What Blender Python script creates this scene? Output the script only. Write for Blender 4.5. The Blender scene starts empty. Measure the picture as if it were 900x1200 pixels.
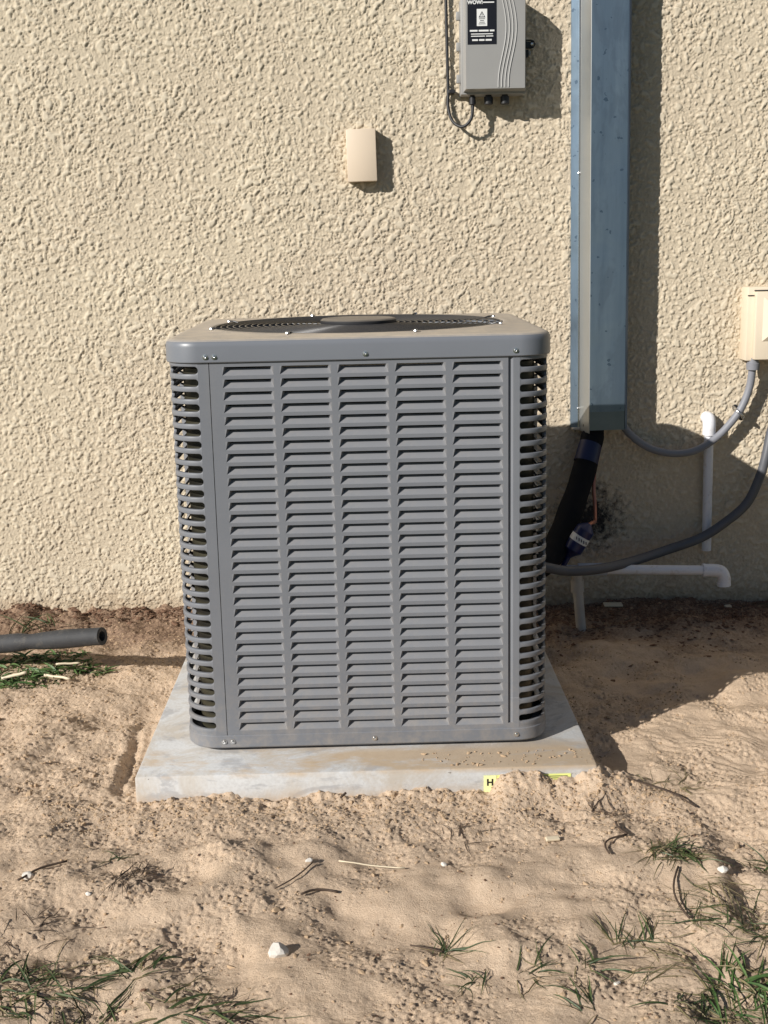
import bpy, math, random
import numpy as np
from mathutils import Vector, Matrix

S = bpy.context.scene
C = S.collection
random.seed(7)

# ------------------------------------------------------------------ camera
cam_d = bpy.data.cameras.new("camera")
cam = bpy.data.objects.new("camera", cam_d); C.objects.link(cam)
pitch, yaw, roll = .2128, .0139, .0211
fw = Vector((math.sin(yaw)*math.cos(pitch), math.cos(yaw)*math.cos(pitch), -math.sin(pitch)))
rt = Vector((math.cos(yaw), -math.sin(yaw), 0)); dn = fw.cross(rt)
r2 = rt*math.cos(roll) + dn*math.sin(roll); d2 = -rt*math.sin(roll) + dn*math.cos(roll)
cam.matrix_world = Matrix.Translation((.0092, -2.3573, 1.0005)) @ Matrix((r2, -d2, -fw)).transposed().to_4x4()
cam_d.sensor_fit = 'VERTICAL'; cam_d.sensor_height = 24; cam_d.lens = 24*1450/1200
cam_d.clip_start = .02; cam_d.clip_end = 2000
S.camera = cam

# ------------------------------------------------------------------ light
SUN = Vector((1.22, 1.0, -.77)).normalized()          # the way the light travels
w = bpy.data.worlds.new("World"); S.world = w; w.use_nodes = True
nt = w.node_tree; bg = nt.nodes['Background']
sky = nt.nodes.new('ShaderNodeTexSky'); sky.sky_type = 'NISHITA'; sky.sun_disc = False
sky.air_density = .8; sky.dust_density = .2; sky.ozone_density = 1
sky.sun_elevation = math.asin(-SUN.z); sky.sun_rotation = math.atan2(-SUN.x, -SUN.y) % (2*math.pi)
nt.links.new(sky.outputs[0], bg.inputs[0]); bg.inputs[1].default_value = .05
sd = bpy.data.lights.new("sun", 'SUN'); sd.energy = 5.0; sd.angle = math.radians(.5); sd.color = (1, .96, .90)
so = bpy.data.objects.new("sun", sd); C.objects.link(so); so.rotation_euler = SUN.to_track_quat('-Z', 'Y').to_euler()
S.view_settings.view_transform = 'Standard'; S.view_settings.look = 'None'
S.view_settings.exposure = 0.18; S.view_settings.gamma = 1

# ------------------------------------------------------------------ materials
class NB:
    def __init__(s, name):
        s.m = bpy.data.materials.new(name); s.m.use_nodes = True
        s.t = s.m.node_tree; s.b = s.t.nodes['Principled BSDF']
        s.tc = s.t.nodes.new('ShaderNodeTexCoord')
    def n(s, ty, **k):
        x = s.t.nodes.new(ty)
        for a, v in k.items(): setattr(x, a, v)
        return x
    def l(s, a, b): s.t.links.new(a, b)
    def noise(s, scale, detail=4, rough=.55, dist=0, vec=None, stretch=None):
        x = s.n('ShaderNodeTexNoise'); x.inputs['Scale'].default_value = scale
        x.inputs['Detail'].default_value = detail; x.inputs['Roughness'].default_value = rough
        x.inputs['Distortion'].default_value = dist
        v = vec or s.tc.outputs['Object']
        if stretch:
            mp = s.n('ShaderNodeMapping'); mp.inputs['Scale'].default_value = stretch; s.l(v, mp.inputs[0]); v = mp.outputs[0]
        s.l(v, x.inputs['Vector']); return x.outputs['Fac']
    def ramp(s, fac, stops):
        r = s.n('ShaderNodeValToRGB'); e = r.color_ramp.elements
        while len(e) < len(stops): e.new(.5)
        for i, (p, c) in enumerate(stops):
            e[i].position = p; e[i].color = (c, c, c, 1) if isinstance(c, (int, float)) else (*c, 1)
        s.l(fac, r.inputs[0]); return r.outputs[0]
    def mix(s, f, a, b, mode='MIX'):
        x = s.n('ShaderNodeMix', data_type='RGBA', blend_type=mode)
        for sock, v in ((x.inputs[0], f), (x.inputs[6], a), (x.inputs[7], b)):
            if isinstance(v, (int, float)): sock.default_value = v
            elif isinstance(v, tuple): sock.default_value = (*v, 1)
            else: s.l(v, sock)
        return x.outputs[2]
    def bump(s, h, strength=.3, dist=.001):
        b = s.n('ShaderNodeBump'); b.inputs['Strength'].default_value = strength; b.inputs['Distance'].default_value = dist
        s.l(h, b.inputs['Height']); s.l(b.outputs[0], s.b.inputs['Normal'])
    def col(s, c):
        if isinstance(c, tuple): s.b.inputs['Base Color'].default_value = (*c, 1)
        else: s.l(c, s.b.inputs['Base Color'])
    def set(s, **k):
        for a, v in k.items():
            sock = s.b.inputs[a.replace('_', ' ')]
            if hasattr(v, 'is_linked'): s.l(v, sock)
            else: sock.default_value = v

def simple(name, c, rough=.5, metal=0, vary=.12, scale=30, bump=0, spec=.5):
    m = NB(name); f = m.noise(scale, 5)
    m.col(m.mix(f, tuple(x*(1-vary) for x in c), tuple(min(1, x*(1+vary)) for x in c)))
    m.set(Roughness=rough, Metallic=metal); m.b.inputs['Specular IOR Level'].default_value = spec
    if bump: m.bump(m.noise(scale*8, 3), bump, .0006)
    return m.m

M = {}
def mk_stucco():
    m = NB('stucco')
    a = m.noise(2.2, 4); b = m.noise(90, 5, .65)
    c = m.mix(a, (.665, .583, .44), (.775, .68, .52))
    c = m.mix(m.ramp(m.noise(.9, 5, .6, .4), [(.35, 0.0), (.65, .5)]), c, (.60, .50, .385))
    c = m.mix(m.ramp(b, [(.35, 0.0), (.7, 1.0)]), m.mix(1.0, c, (.86, .86, .86), 'MULTIPLY'), c)
    # greyish scorched patch where the copper pipes were brazed; soil splash at the foot of the wall
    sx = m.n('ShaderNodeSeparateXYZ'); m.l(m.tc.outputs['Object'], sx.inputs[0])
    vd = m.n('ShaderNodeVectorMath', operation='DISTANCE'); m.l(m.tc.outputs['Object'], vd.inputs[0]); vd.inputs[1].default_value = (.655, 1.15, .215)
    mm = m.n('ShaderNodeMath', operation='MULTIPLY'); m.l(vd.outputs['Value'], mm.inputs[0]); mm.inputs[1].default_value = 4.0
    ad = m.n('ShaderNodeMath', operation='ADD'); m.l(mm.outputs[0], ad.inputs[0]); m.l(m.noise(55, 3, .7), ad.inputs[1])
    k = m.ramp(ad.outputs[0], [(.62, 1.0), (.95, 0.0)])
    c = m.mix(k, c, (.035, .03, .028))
    z = m.n('ShaderNodeMath', operation='MULTIPLY_ADD'); m.l(sx.outputs[2], z.inputs[0]); z.inputs[1].default_value = 7.0; z.inputs[2].default_value = .0
    z2 = m.n('ShaderNodeMath', operation='ADD'); m.l(z.outputs[0], z2.inputs[0]); m.l(m.noise(14, 5, .7), z2.inputs[1])
    c = m.mix(m.ramp(z2.outputs[0], [(.1, .65), (.75, 0.0)]), c, (.40, .28, .17))
    at = m.n('ShaderNodeAttribute', attribute_name='trowelled')            # smoother trowelled islands; grit around them tinted darker for its own shadow
    c = m.mix(at.outputs['Fac'], m.mix(1.0, c, (.94, .92, .90), 'MULTIPLY'), c)
    iv = m.n('ShaderNodeMath', operation='MULTIPLY_ADD'); m.l(at.outputs['Fac'], iv.inputs[0]); iv.inputs[1].default_value = -.9; iv.inputs[2].default_value = 1.0
    hh = m.n('ShaderNodeMath', operation='MULTIPLY'); m.l(m.noise(300, 4, .75), hh.inputs[0]); m.l(iv.outputs[0], hh.inputs[1])
    m.col(c); m.set(Roughness=.9); m.bump(hh.outputs[0], .85, .0024)
    return m.m
M['stucco'] = mk_stucco()

def mk_sand():
    m = NB('sand')
    a = m.noise(3.2, 5); b = m.noise(60, 6, .7); g = m.noise(900, 2)
    c = m.mix(a, (.665, .51, .368), (.775, .605, .445))
    c = m.mix(m.ramp(b, [(.3, 0.0), (.72, 1.0)]), m.mix(1.0, c, (.82, .79, .76), 'MULTIPLY'), c)
    c = m.mix(m.ramp(m.noise(150, 4, .7), [(.26, .8), (.36, 0.0)]), c, (.14, .09, .055))
    c = m.mix(m.ramp(g, [(.3, .25), (.7, 0.0)]), c, (.25, .18, .12))
    # darker damp soil and mulch along the wall
    sx = m.n('ShaderNodeSeparateXYZ'); m.l(m.tc.outputs['Object'], sx.inputs[0])
    ad = m.n('ShaderNodeMath', operation='MULTIPLY_ADD'); m.l(m.noise(7, 5, .65), ad.inputs[0]); ad.inputs[1].default_value = .75; m.l(sx.outputs[1], ad.inputs[2])
    c = m.mix(m.ramp(ad.outputs[0], [(.92, 0.0), (1.0, .0)]), c, c)
    r = m.n('ShaderNodeMapRange'); m.l(ad.outputs[0], r.inputs[0]); r.inputs[1].default_value = 1.02; r.inputs[2].default_value = 1.36
    c = m.mix(r.outputs[0], c, m.mix(m.ramp(m.noise(120, 4, .7), [(.35, 0.0), (.65, 1.0)]), (.13, .08, .055), (.40, .275, .185)))
    # rough yard grass beyond the sand, added dark to cut bounce onto the wall
    vd = m.n('ShaderNodeVectorMath', operation='DISTANCE'); m.l(m.tc.outputs['Object'], vd.inputs[0]); vd.inputs[1].default_value = (0, .5, 0)
    gg = m.n('ShaderNodeMath', operation='ADD'); m.l(vd.outputs['Value'], gg.inputs[0]); m.l(m.noise(3, 5), gg.inputs[1])
    gr = m.n('ShaderNodeMapRange'); m.l(gg.outputs[0], gr.inputs[0]); gr.inputs[1].default_value = 1.95; gr.inputs[2].default_value = 2.15
    c = m.mix(gr.outputs[0], c, m.mix(m.noise(40, 5, .7), (.03, .045, .015), (.075, .095, .035)))
    m.col(c); m.set(Roughness=.95); m.b.inputs['Specular IOR Level'].default_value = .2
    m.bump(m.noise(270, 4, .8), .9, .0032)
    return m.m
M['sand'] = mk_sand()

def mk_paint(name, c, dust=.12, rough=.42):
    m = NB(name)
    f = m.noise(9, 5); sp = m.noise(220, 3, .7); st = m.noise(30, 4, .6, stretch=(1, 1, .08))
    col = m.mix(f, tuple(x*.94 for x in c), tuple(x*1.05 for x in c))
    col = m.mix(m.ramp(st, [(.5, 0.0), (.8, dust)]), col, (.42, .36, .28))
    col = m.mix(m.ramp(sp, [(.66, 0.0), (.74, dust*2)]), col, (.45, .38, .3))
    gp = m.n('ShaderNodeNewGeometry'); sp3 = m.n('ShaderNodeSeparateXYZ'); m.l(gp.outputs['Position'], sp3.inputs[0])     # sand splashed up from the ground
    zz = m.n('ShaderNodeMapRange'); m.l(sp3.outputs[2], zz.inputs[0]); zz.inputs[1].default_value = .22; zz.inputs[2].default_value = .0
    sn = m.noise(35, 6, .75, 0, gp.outputs['Position']); ml = m.n('ShaderNodeMath', operation='MULTIPLY'); m.l(zz.outputs[0], ml.inputs[0]); m.l(m.ramp(sn, [(.42, 0.0), (.68, .3)]), ml.inputs[1])
    col = m.mix(ml.outputs[0], col, (.42, .34, .25))
    scr = m.noise(14, 3, .5, .3, gp.outputs['Position'], stretch=(.35, 1, 9)); col = m.mix(m.ramp(scr, [(.735, 0.0), (.75, .35)]), col, (.36, .36, .37))
    m.col(col); m.set(Roughness=m.ramp(f, [(.3, rough-.05), (.7, rough+.1)]))
    m.bump(m.noise(700, 2), .06, .0004)
    return m.m
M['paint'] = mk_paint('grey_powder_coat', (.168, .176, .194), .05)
M['paint_lit'] = mk_paint('grey_powder_coat_lit', (.212, .217, .232), .2)  # same coat, lifted for sun and sky on the louver slopes, plus dust

def mk_cap(ca, cb, dust=.92):
    m = NB('dusty_cap_paint')
    g = m.n('ShaderNodeNewGeometry'); sx = m.n('ShaderNodeSeparateXYZ'); m.l(g.outputs['True Normal'], sx.inputs[0])
    up = m.ramp(sx.outputs[2], [(.55, 0.0), (.98, 1.0)])      # dust settles on what lies flat
    d = m.ramp(m.noise(26, 6, .7), [(.25, .55), (.6, 1.0)])
    k = m.n('ShaderNodeMath', operation='MULTIPLY'); m.l(up, k.inputs[0]); m.l(d, k.inputs[1])
    k2 = m.n('ShaderNodeMath', operation='MULTIPLY'); m.l(k.outputs[0], k2.inputs[0]); k2.inputs[1].default_value = dust
    f = m.noise(9, 5)
    col = m.mix(f, ca, cb)
    m.col(m.mix(k2.outputs[0], col, (.52, .44, .34)))
    m.set(Roughness=m.ramp(k.outputs[0], [(0, .38), (1, .62)]))
    return m.m
M['cap'] = mk_cap((.158, .168, .19), (.178, .19, .212)); M['cover'] = mk_cap((.03, .03, .032), (.045, .045, .05), .4)
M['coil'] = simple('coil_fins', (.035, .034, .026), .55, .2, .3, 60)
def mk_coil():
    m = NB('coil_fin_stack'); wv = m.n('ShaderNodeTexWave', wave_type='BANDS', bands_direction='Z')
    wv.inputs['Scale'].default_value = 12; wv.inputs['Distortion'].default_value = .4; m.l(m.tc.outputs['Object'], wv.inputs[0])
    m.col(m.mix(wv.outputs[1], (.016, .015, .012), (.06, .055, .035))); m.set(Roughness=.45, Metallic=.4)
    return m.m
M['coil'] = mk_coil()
M['wire'] = simple('guard_wire', (.05, .05, .053), .3, .35, .1)
M['dark'] = simple('dark_plastic', (.018, .018, .02), .45, 0, .2)
M['blade'] = simple('fan_blade_metal', (.012, .012, .013), .6, .0, .2)
M['zinc'] = simple('zinc_screw', (.62, .62, .62), .25, .95, .1)
M['inside'] = simple('base_inside', (.05, .05, .05), .6)

def mk_pad():
    m = NB('concrete_pad')
    a = m.noise(7, 6, .62); b = m.noise(160, 4, .6); c0 = m.mix(a, (.46, .465, .47), (.66, .66, .65))
    c0 = m.mix(m.ramp(b, [(.3, .3), (.6, 0.0)]), c0, (.33, .32, .31)); c0 = m.mix(m.ramp(m.noise(5, 6, .75, 1.2), [(.44, 0.0), (.60, .75)]), c0, (.44, .385, .315)); c0 = m.mix(m.ramp(m.noise(9, 6, .7, .6, stretch=(1, 1, 3)), [(.52, 0.0), (.6, .6)]), c0, (.31, .31, .32)); c0 = m.mix(m.ramp(m.noise(70, 3, .6), [(.70, 0.0), (.75, .8)]), c0, (.12, .10, .08))
    sx = m.n('ShaderNodeSeparateXYZ'); m.l(m.tc.outputs['Object'], sx.inputs[0])
    sm = m.n('ShaderNodeMapRange'); m.l(sx.outputs[0], sm.inputs[0]); sm.inputs[1].default_value = -.38; sm.inputs[2].default_value = .25
    n2 = m.noise(11, 6, .68, stretch=(.5, 1.2, 1))
    k = m.n('ShaderNodeMath', operation='MULTIPLY_ADD'); m.l(sm.outputs[0], k.inputs[0]); k.inputs[1].default_value = .17; m.l(n2, k.inputs[2])
    msk = m.ramp(k.outputs[0], [(.50, 0.0), (.64, .95)])
    zz = m.n('ShaderNodeMapRange'); m.l(sx.outputs[1], zz.inputs[0]); zz.inputs[1].default_value = .03; zz.inputs[2].default_value = -.02
    z9 = m.n('ShaderNodeMapRange'); m.l(sx.outputs[2], z9.inputs[0]); z9.inputs[1].default_value = -.012; z9.inputs[2].default_value = -.002
    mk = m.n('ShaderNodeMath', operation='MULTIPLY'); m.l(msk, mk.inputs[0]); m.l(zz.outputs[0], mk.inputs[1])
    mk9 = m.n('ShaderNodeMath', operation='MULTIPLY'); m.l(mk.outputs[0], mk9.inputs[0]); m.l(z9.outputs[0], mk9.inputs[1]); mk = mk9
    c = m.mix(mk.outputs[0], c0, m.mix(m.noise(45, 5, .7), (.40, .30, .20), (.55, .43, .30)))
    # sand smears low on the side faces
    lo = m.n('ShaderNodeMapRange'); m.l(sx.outputs[2], lo.inputs[0]); lo.inputs[1].default_value = -.03; lo.inputs[2].default_value = -.06
    k3 = m.n('ShaderNodeMath', operation='MULTIPLY'); m.l(lo.outputs[0], k3.inputs[0]); m.l(m.ramp(m.noise(30, 5, .7), [(.3, 0.0), (.6, .9)]), k3.inputs[1])
    c = m.mix(k3.outputs[0], c, (.50, .38, .26))
    m.col(c); m.set(Roughness=.85); m.bump(m.noise(260, 4, .7), .3, .001)
    return m.m
M['pad'] = mk_pad()

def mk_duct():
    m = NB('galvanised_duct')
    st = m.noise(26, 5, .6, stretch=(1, 1, .07)); sp = m.noise(48, 2, .5); big = m.noise(5, 4, .6, .8)
    c = m.mix(m.ramp(st, [(.3, 0.0), (.7, 1.0)]), (.155, .215, .28), (.25, .32, .385))
    c = m.mix(m.ramp(big, [(.42, 0.0), (.62, .45)]), c, (.13, .19, .26))
    c = m.mix(m.ramp(m.noise(2.6, 5, .75, .5, stretch=(2.5, 2.5, 1)), [(.5, 0.0), (.56, .35)]), c, (.12, .16, .21))
    c = m.mix(m.ramp(sp, [(.69, 0.0), (.71, .8)]), c, (.07, .11, .16))
    m.col(c); m.set(Roughness=m.ramp(big, [(.3, .3), (.7, .45)]), Metallic=.75)
    m.bump(m.noise(6, 3, .5), .25, .006)
    return m.m
M['duct'] = mk_duct()
def mk_duct_low():
    m = NB('duct_end_metal'); big = m.noise(14, 5, .7, .6)
    m.col(m.mix(big, (.11, .145, .16), (.20, .245, .26))); m.set(Roughness=.4, Metallic=.6); return m.m
M['duct_low'] = mk_duct_low()
M['box_grey'] = simple('grey_box_plastic', (.30, .295, .285), .45, 0, .06, 12)
M['box_line'] = simple('grey_box_plastic_rib', (.36, .355, .345), .45, 0, .04, 12)
M['beige'] = simple('beige_cover_paint', (.70, .575, .44), .5, 0, .05, 9, .05)
M['beige2'] = simple('beige_plastic', (.70, .60, .46), .5, 0, .06, 8, .05)
M['black'] = simple('black_rubber', (.016, .016, .018), .5, 0, .3)
M['ink'] = simple('black_print', (.008, .008, .012), .35, 0, .1)
M['white'] = simple('white_print', (.75, .75, .73), .5, 0, .05)
M['ygreen'] = simple('yellow_label', (.74, .78, .26), .5, 0, .08)
M['conduit'] = simple('grey_conduit', (.22, .225, .25), .5, 0, .12, 20, .1)
M['conduit_shade'] = simple('shaded_conduit', (.10, .103, .115), .5, 0, .15, 20, .1)  # grey conduit colour darkened to stand for the shade it hangs in
def mk_pvc():
    m = NB('white_pvc'); c = m.mix(m.noise(8, 4), (.72, .72, .76), (.84, .84, .86))
    c = m.mix(m.ramp(m.noise(40, 5, .7), [(.55, 0.0), (.75, .6)]), c, (.42, .36, .29)); m.col(c); m.set(Roughness=.35); return m.m
M['pvc'] = mk_pvc()
M['pvc_dirty'] = simple('dusty_pvc', (.52, .47, .40), .6, 0, .2, 25)
def mk_foam():
    m = NB('black_foam'); c = m.mix(m.noise(18, 5), (.022, .023, .025), (.045, .046, .05))
    c = m.mix(m.ramp(m.noise(30, 6, .75, .5), [(.55, 0.0), (.70, .4)]), c, (.16, .14, .11)); m.col(c); m.set(Roughness=.7); m.bump(m.noise(60, 5, .7), .6, .002); return m.m
M['foam'] = mk_foam()
M['insul'] = simple('line_insulation', (.012, .012, .013), .85, 0, .3, 30, .4, .15)
M['tape'] = simple('blue_wrap', (.012, .016, .06), .4, 0, .3)
M['copper'] = simple('copper', (.50, .21, .14), .4, .6, .25, 40)
M['blue'] = simple('blue_can', (.010, .018, .085), .35, 0, .2)
M['stone'] = simple('pale_stone', (.62, .58, .52), .85, 0, .2, 60, .5)
M['crumb'] = simple('soil_crumbs', (.43, .31, .20), .95, 0, .35, 40, 0, .2)
M['chips'] = simple('bark_chips', (.17, .10, .065), .9, 0, .6, 50, 0, .2)
M['straw'] = simple('dry_straw', (.68, .58, .42), .6, 0, .2, 30)
M['twig'] = simple('dark_twig', (.07, .045, .03), .8, 0, .4, 50)
M['caulk'] = simple('sealant', (.5, .45, .38), .7, 0, .2)
def mk_grass(name, a, b):
    m = NB(name); oi = m.noise(25, 3)
    m.col(m.mix(m.ramp(oi, [(.35, 0.0), (.65, 1.0)]), a, b)); m.set(Roughness=.5); m.b.inputs['Specular IOR Level'].default_value = .35
    return m.m
M['grass'] = mk_grass('grass_blade', (.022, .040, .014), (.075, .10, .035))
M['grass2'] = mk_grass('grass_blade_fresh', (.035, .08, .02), (.09, .15, .045))
M['grassdry'] = mk_grass('grass_blade_dry', (.12, .11, .05), (.24, .19, .10))

# ------------------------------------------------------------------ builders
class MB:
    def __init__(s): s.v = []; s.f = []
    def add(s, vs, fs):
        o = len(s.v); s.v += [tuple(p) for p in vs]; s.f += [tuple(i+o for i in f) for f in fs]; return s
    def box(s, x0, x1, y0, y1, z0, z1, bev=0):
        if bev <= 0:
            vs = [(x, y, z) for x in (x0, x1) for y in (y0, y1) for z in (z0, z1)]
            return s.add(vs, [(0, 1, 3, 2), (4, 6, 7, 5), (0, 4, 5, 1), (2, 3, 7, 6), (0, 2, 6, 4), (1, 5, 7, 3)])
        cx, cy, cz = (x0+x1)/2, (y0+y1)/2, (z0+z1)/2; hx, hy, hz = (x1-x0)/2, (y1-y0)/2, (z1-z0)/2; b = bev
        import bmesh
        bm = bmesh.new(); bmesh.ops.create_cube(bm, size=1)
        for v in bm.verts: v.co = Vector((cx+v.co.x*2*hx, cy+v.co.y*2*hy, cz+v.co.z*2*hz))
        bmesh.ops.bevel(bm, geom=bm.edges[:], offset=b, segments=2, affect='EDGES', profile=.5)
        bm.verts.index_update(); vs = [v.co[:] for v in bm.verts]; fs = [[v.index for v in f.verts] for f in bm.faces]; bm.free()
        return s.add(vs, fs)
    def tube(s, pts, r, n=12, cap=True):
        pts = [Vector(p) for p in pts]; rs = r if isinstance(r, (list, tuple)) else [r]*len(pts)
        rings = []; up = None
        for i, p in enumerate(pts):
            t = (pts[min(i+1, len(pts)-1)] - pts[max(i-1, 0)]).normalized()
            if up is None: up = t.orthogonal().normalized()
            up = (up - t*up.dot(t)).normalized(); bi = t.cross(up)
            rings.append([p + (up*math.cos(a) + bi*math.sin(a))*rs[i] for a in [2*math.pi*k/n for k in range(n)]])
        vs = [q for R in rings for q in R]; fs = []
        for i in range(len(rings)-1):
            for k in range(n): fs.append((i*n+k, i*n+(k+1) % n, (i+1)*n+(k+1) % n, (i+1)*n+k))
        if cap: fs.append(tuple(range(n))[::-1]); fs.append(tuple((len(rings)-1)*n+k for k in range(n)))
        return s.add(vs, fs)
    def lathe(s, prof, n=24, c=(0, 0, 0), axis='Z'):
        vs = []; fs = []
        for (r, h) in prof:
            for k in range(n):
                a = 2*math.pi*k/n; x, y = r*math.cos(a), r*math.sin(a)
                vs.append({'Z': (c[0]+x, c[1]+y, c[2]+h), 'Y': (c[0]+x, c[1]-h, c[2]+y)}[axis])
        for i in range(len(prof)-1):
            for k in range(n): fs.append((i*n+k, i*n+(k+1) % n, (i+1)*n+(k+1) % n, (i+1)*n+k))
        fs.append(tuple(range(n))[::-1]); fs.append(tuple((len(prof)-1)*n+k for k in range(n)))
        return s.add(vs, fs)
    def mesh(s, name, mat, smooth=False):
        me = bpy.data.meshes.new(name); me.from_pydata(s.v, [], s.f); me.materials.append(mat)
        import bmesh
        bm = bmesh.new(); bm.from_mesh(me); bmesh.ops.recalc_face_normals(bm, faces=bm.faces[:]); bm.to_mesh(me); bm.free()
        if smooth: me.shade_smooth(); 
        if smooth == 'auto': me.set_sharp_from_angle(angle=math.radians(38))
        me.update(); return me
    def build(s, name, mat, parent=None, smooth=False, loc=(0, 0, 0)):
        return link(name, s.mesh(name, mat, smooth), parent, loc)

def link(name, me, parent=None, loc=(0, 0, 0)):
    o = bpy.data.objects.new(name, me); C.objects.link(o); o.location = loc
    if parent: o.parent = parent
    return o
def tag(o, label=None, cat=None, group=None, kind=None):
    if label: o['label'] = label
    if cat: o['category'] = cat
    if group: o['group'] = group
    if kind: o['kind'] = kind
    return o
def empty(name, loc, label, cat, group=None):
    o = bpy.data.objects.new(name, None); C.objects.link(o); o.location = loc; o.empty_display_size = .05
    return tag(o, label, cat, group)
def spline(pts, n=8):
    P = [Vector(p) for p in pts]; P = [P[0]*2-P[1]] + P + [P[-1]*2-P[-2]]; out = []
    for i in range(1, len(P)-2):
        for k in range(n):
            t = k/n; a, b, c, d = P[i-1], P[i], P[i+1], P[i+2]
            out.append(.5*((2*b) + (c-a)*t + (2*a-5*b+4*c-d)*t*t + (-a+3*b-3*c+d)*t**3))
    out.append(P[-2]); return out
def text_mesh(s, size, mat, bold=.0):
    cu = bpy.data.curves.new('lettering', 'FONT'); cu.body = s; cu.size = size; cu.align_x = 'CENTER'; cu.align_y = 'CENTER'
    cu.offset = bold; cu.extrude = .0003
    ob = bpy.data.objects.new('tmp', cu); C.objects.link(ob)
    dg = bpy.context.evaluated_depsgraph_get(); me = bpy.data.meshes.new_from_object(ob.evaluated_get(dg))
    bpy.data.objects.remove(ob); me.materials.clear(); me.materials.append(mat)
    me.transform(Matrix.Rotation(math.radians(90), 4, 'X')); me.name = 'lettering'; return me

# ------------------------------------------------------------------ noise fields
def band(n, dx, lam, bw, seed):
    r = np.random.default_rng(seed); f = np.fft.rfft2(r.standard_normal((n, n)))
    fx = np.fft.rfftfreq(n, dx)[None, :]; fy = np.fft.fftfreq(n, dx)[:, None]; q = np.hypot(fx, fy)
    a = np.fft.irfft2(f*np.exp(-((q-1/lam)*lam/bw)**2), s=(n, n)); return a/a.std()
def low(n, dx, lam, seed):
    r = np.random.default_rng(seed); f = np.fft.rfft2(r.standard_normal((n, n)))
    fx = np.fft.rfftfreq(n, dx)[None, :]; fy = np.fft.fftfreq(n, dx)[:, None]
    a = np.fft.irfft2(f*np.exp(-(np.hypot(fx, fy)*lam)**2), s=(n, n)); return a/a.std()
def broad(n, dx, lo_, hi_, p, seed):
    r = np.random.default_rng(seed); f = np.fft.rfft2(r.standard_normal((n, n)))
    q = np.hypot(np.fft.rfftfreq(n, dx)[None, :], np.fft.fftfreq(n, dx)[:, None]); q[0, 0] = 1
    a = np.fft.irfft2(f*(1/q**p)*np.exp(-(q*lo_)**2)*(1-np.exp(-(q*hi_)**2)), s=(n, n)); return a/a.std()
def samp(a, dx, X, Y):
    n = a.shape[0]; u = X/dx; v = Y/dx; i = np.floor(u).astype(int); j = np.floor(v).astype(int); fu = u-i; fv = v-j
    i0, i1, j0, j1 = i % n, (i+1) % n, j % n, (j+1) % n
    return (a[j0, i0]*(1-fu)+a[j0, i1]*fu)*(1-fv) + (a[j1, i0]*(1-fu)+a[j1, i1]*fu)*fv
def sstep(x, a, b): t = np.clip((x-a)/(b-a), 0, 1); return t*t*(3-2*t)
def sheet(name, P, mat, smooth=True):
    ny, nx = P.shape[:2]; me = bpy.data.meshes.new(name); me.vertices.add(nx*ny); me.vertices.foreach_set('co', P.astype(np.float32).ravel())
    i = np.arange(nx*ny).reshape(ny, nx); q = np.stack([i[:-1, :-1], i[:-1, 1:], i[1:, 1:], i[1:, :-1]], -1).reshape(-1, 4)
    me.loops.add(q.size); me.loops.foreach_set('vertex_index', q.ravel().astype(np.int32)); me.polygons.add(len(q))
    me.polygons.foreach_set('loop_start', np.arange(0, q.size, 4, dtype=np.int32)); me.update(calc_edges=True)
    me.materials.append(mat)
    if smooth: me.shade_smooth()
    return link(name, me)
def axis(a, b, d, far):
    mid = list(np.arange(a, b+1e-6, d)); L = []; x = a; s = d
    while x > -far: s *= 1.6; x -= s; L.append(x)
    R = []; x = b; s = d
    while x < far: s *= 1.6; x += s; R.append(x)
    return np.array(L[::-1]+mid+R)

# ------------------------------------------------------------------ ground
N = 1024; GD = .0025
g_dune = low(N, GD, .16, 1); g_mid = low(N, GD, .055, 2); g_clod = band(N, GD, .022, .5, 3); g_fine = band(N, GD, .011, .5, 4); g_mask = low(N, GD, .12, 5); g_lump = low(N, GD, .022, 6); g_br = broad(N, GD, .0028, .016, .8, 31); g_br2 = broad(N, GD, .0034, .05, 1.3, 32)
def wavy(X, Y): return samp(g_mid, GD, X+3, Y+5)
PADX, PADY0, PADY1 = .4474, -.108, .81
mx = np.array([-.46, -.41, -.36, -.30, -.26, -.20, -.14, -.06, 0, .06, .13, .19, .235, .26, .29, .33, .355, .40, .43, .447, .47])
mz = np.array([-.056, -.05, -.046, -.041, -.043, -.058, -.05, -.043, -.05, -.043, -.04, -.046, -.048, -.014, -.008, -.008, -.027, -.026, -.013, -.010, -.02])
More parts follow.
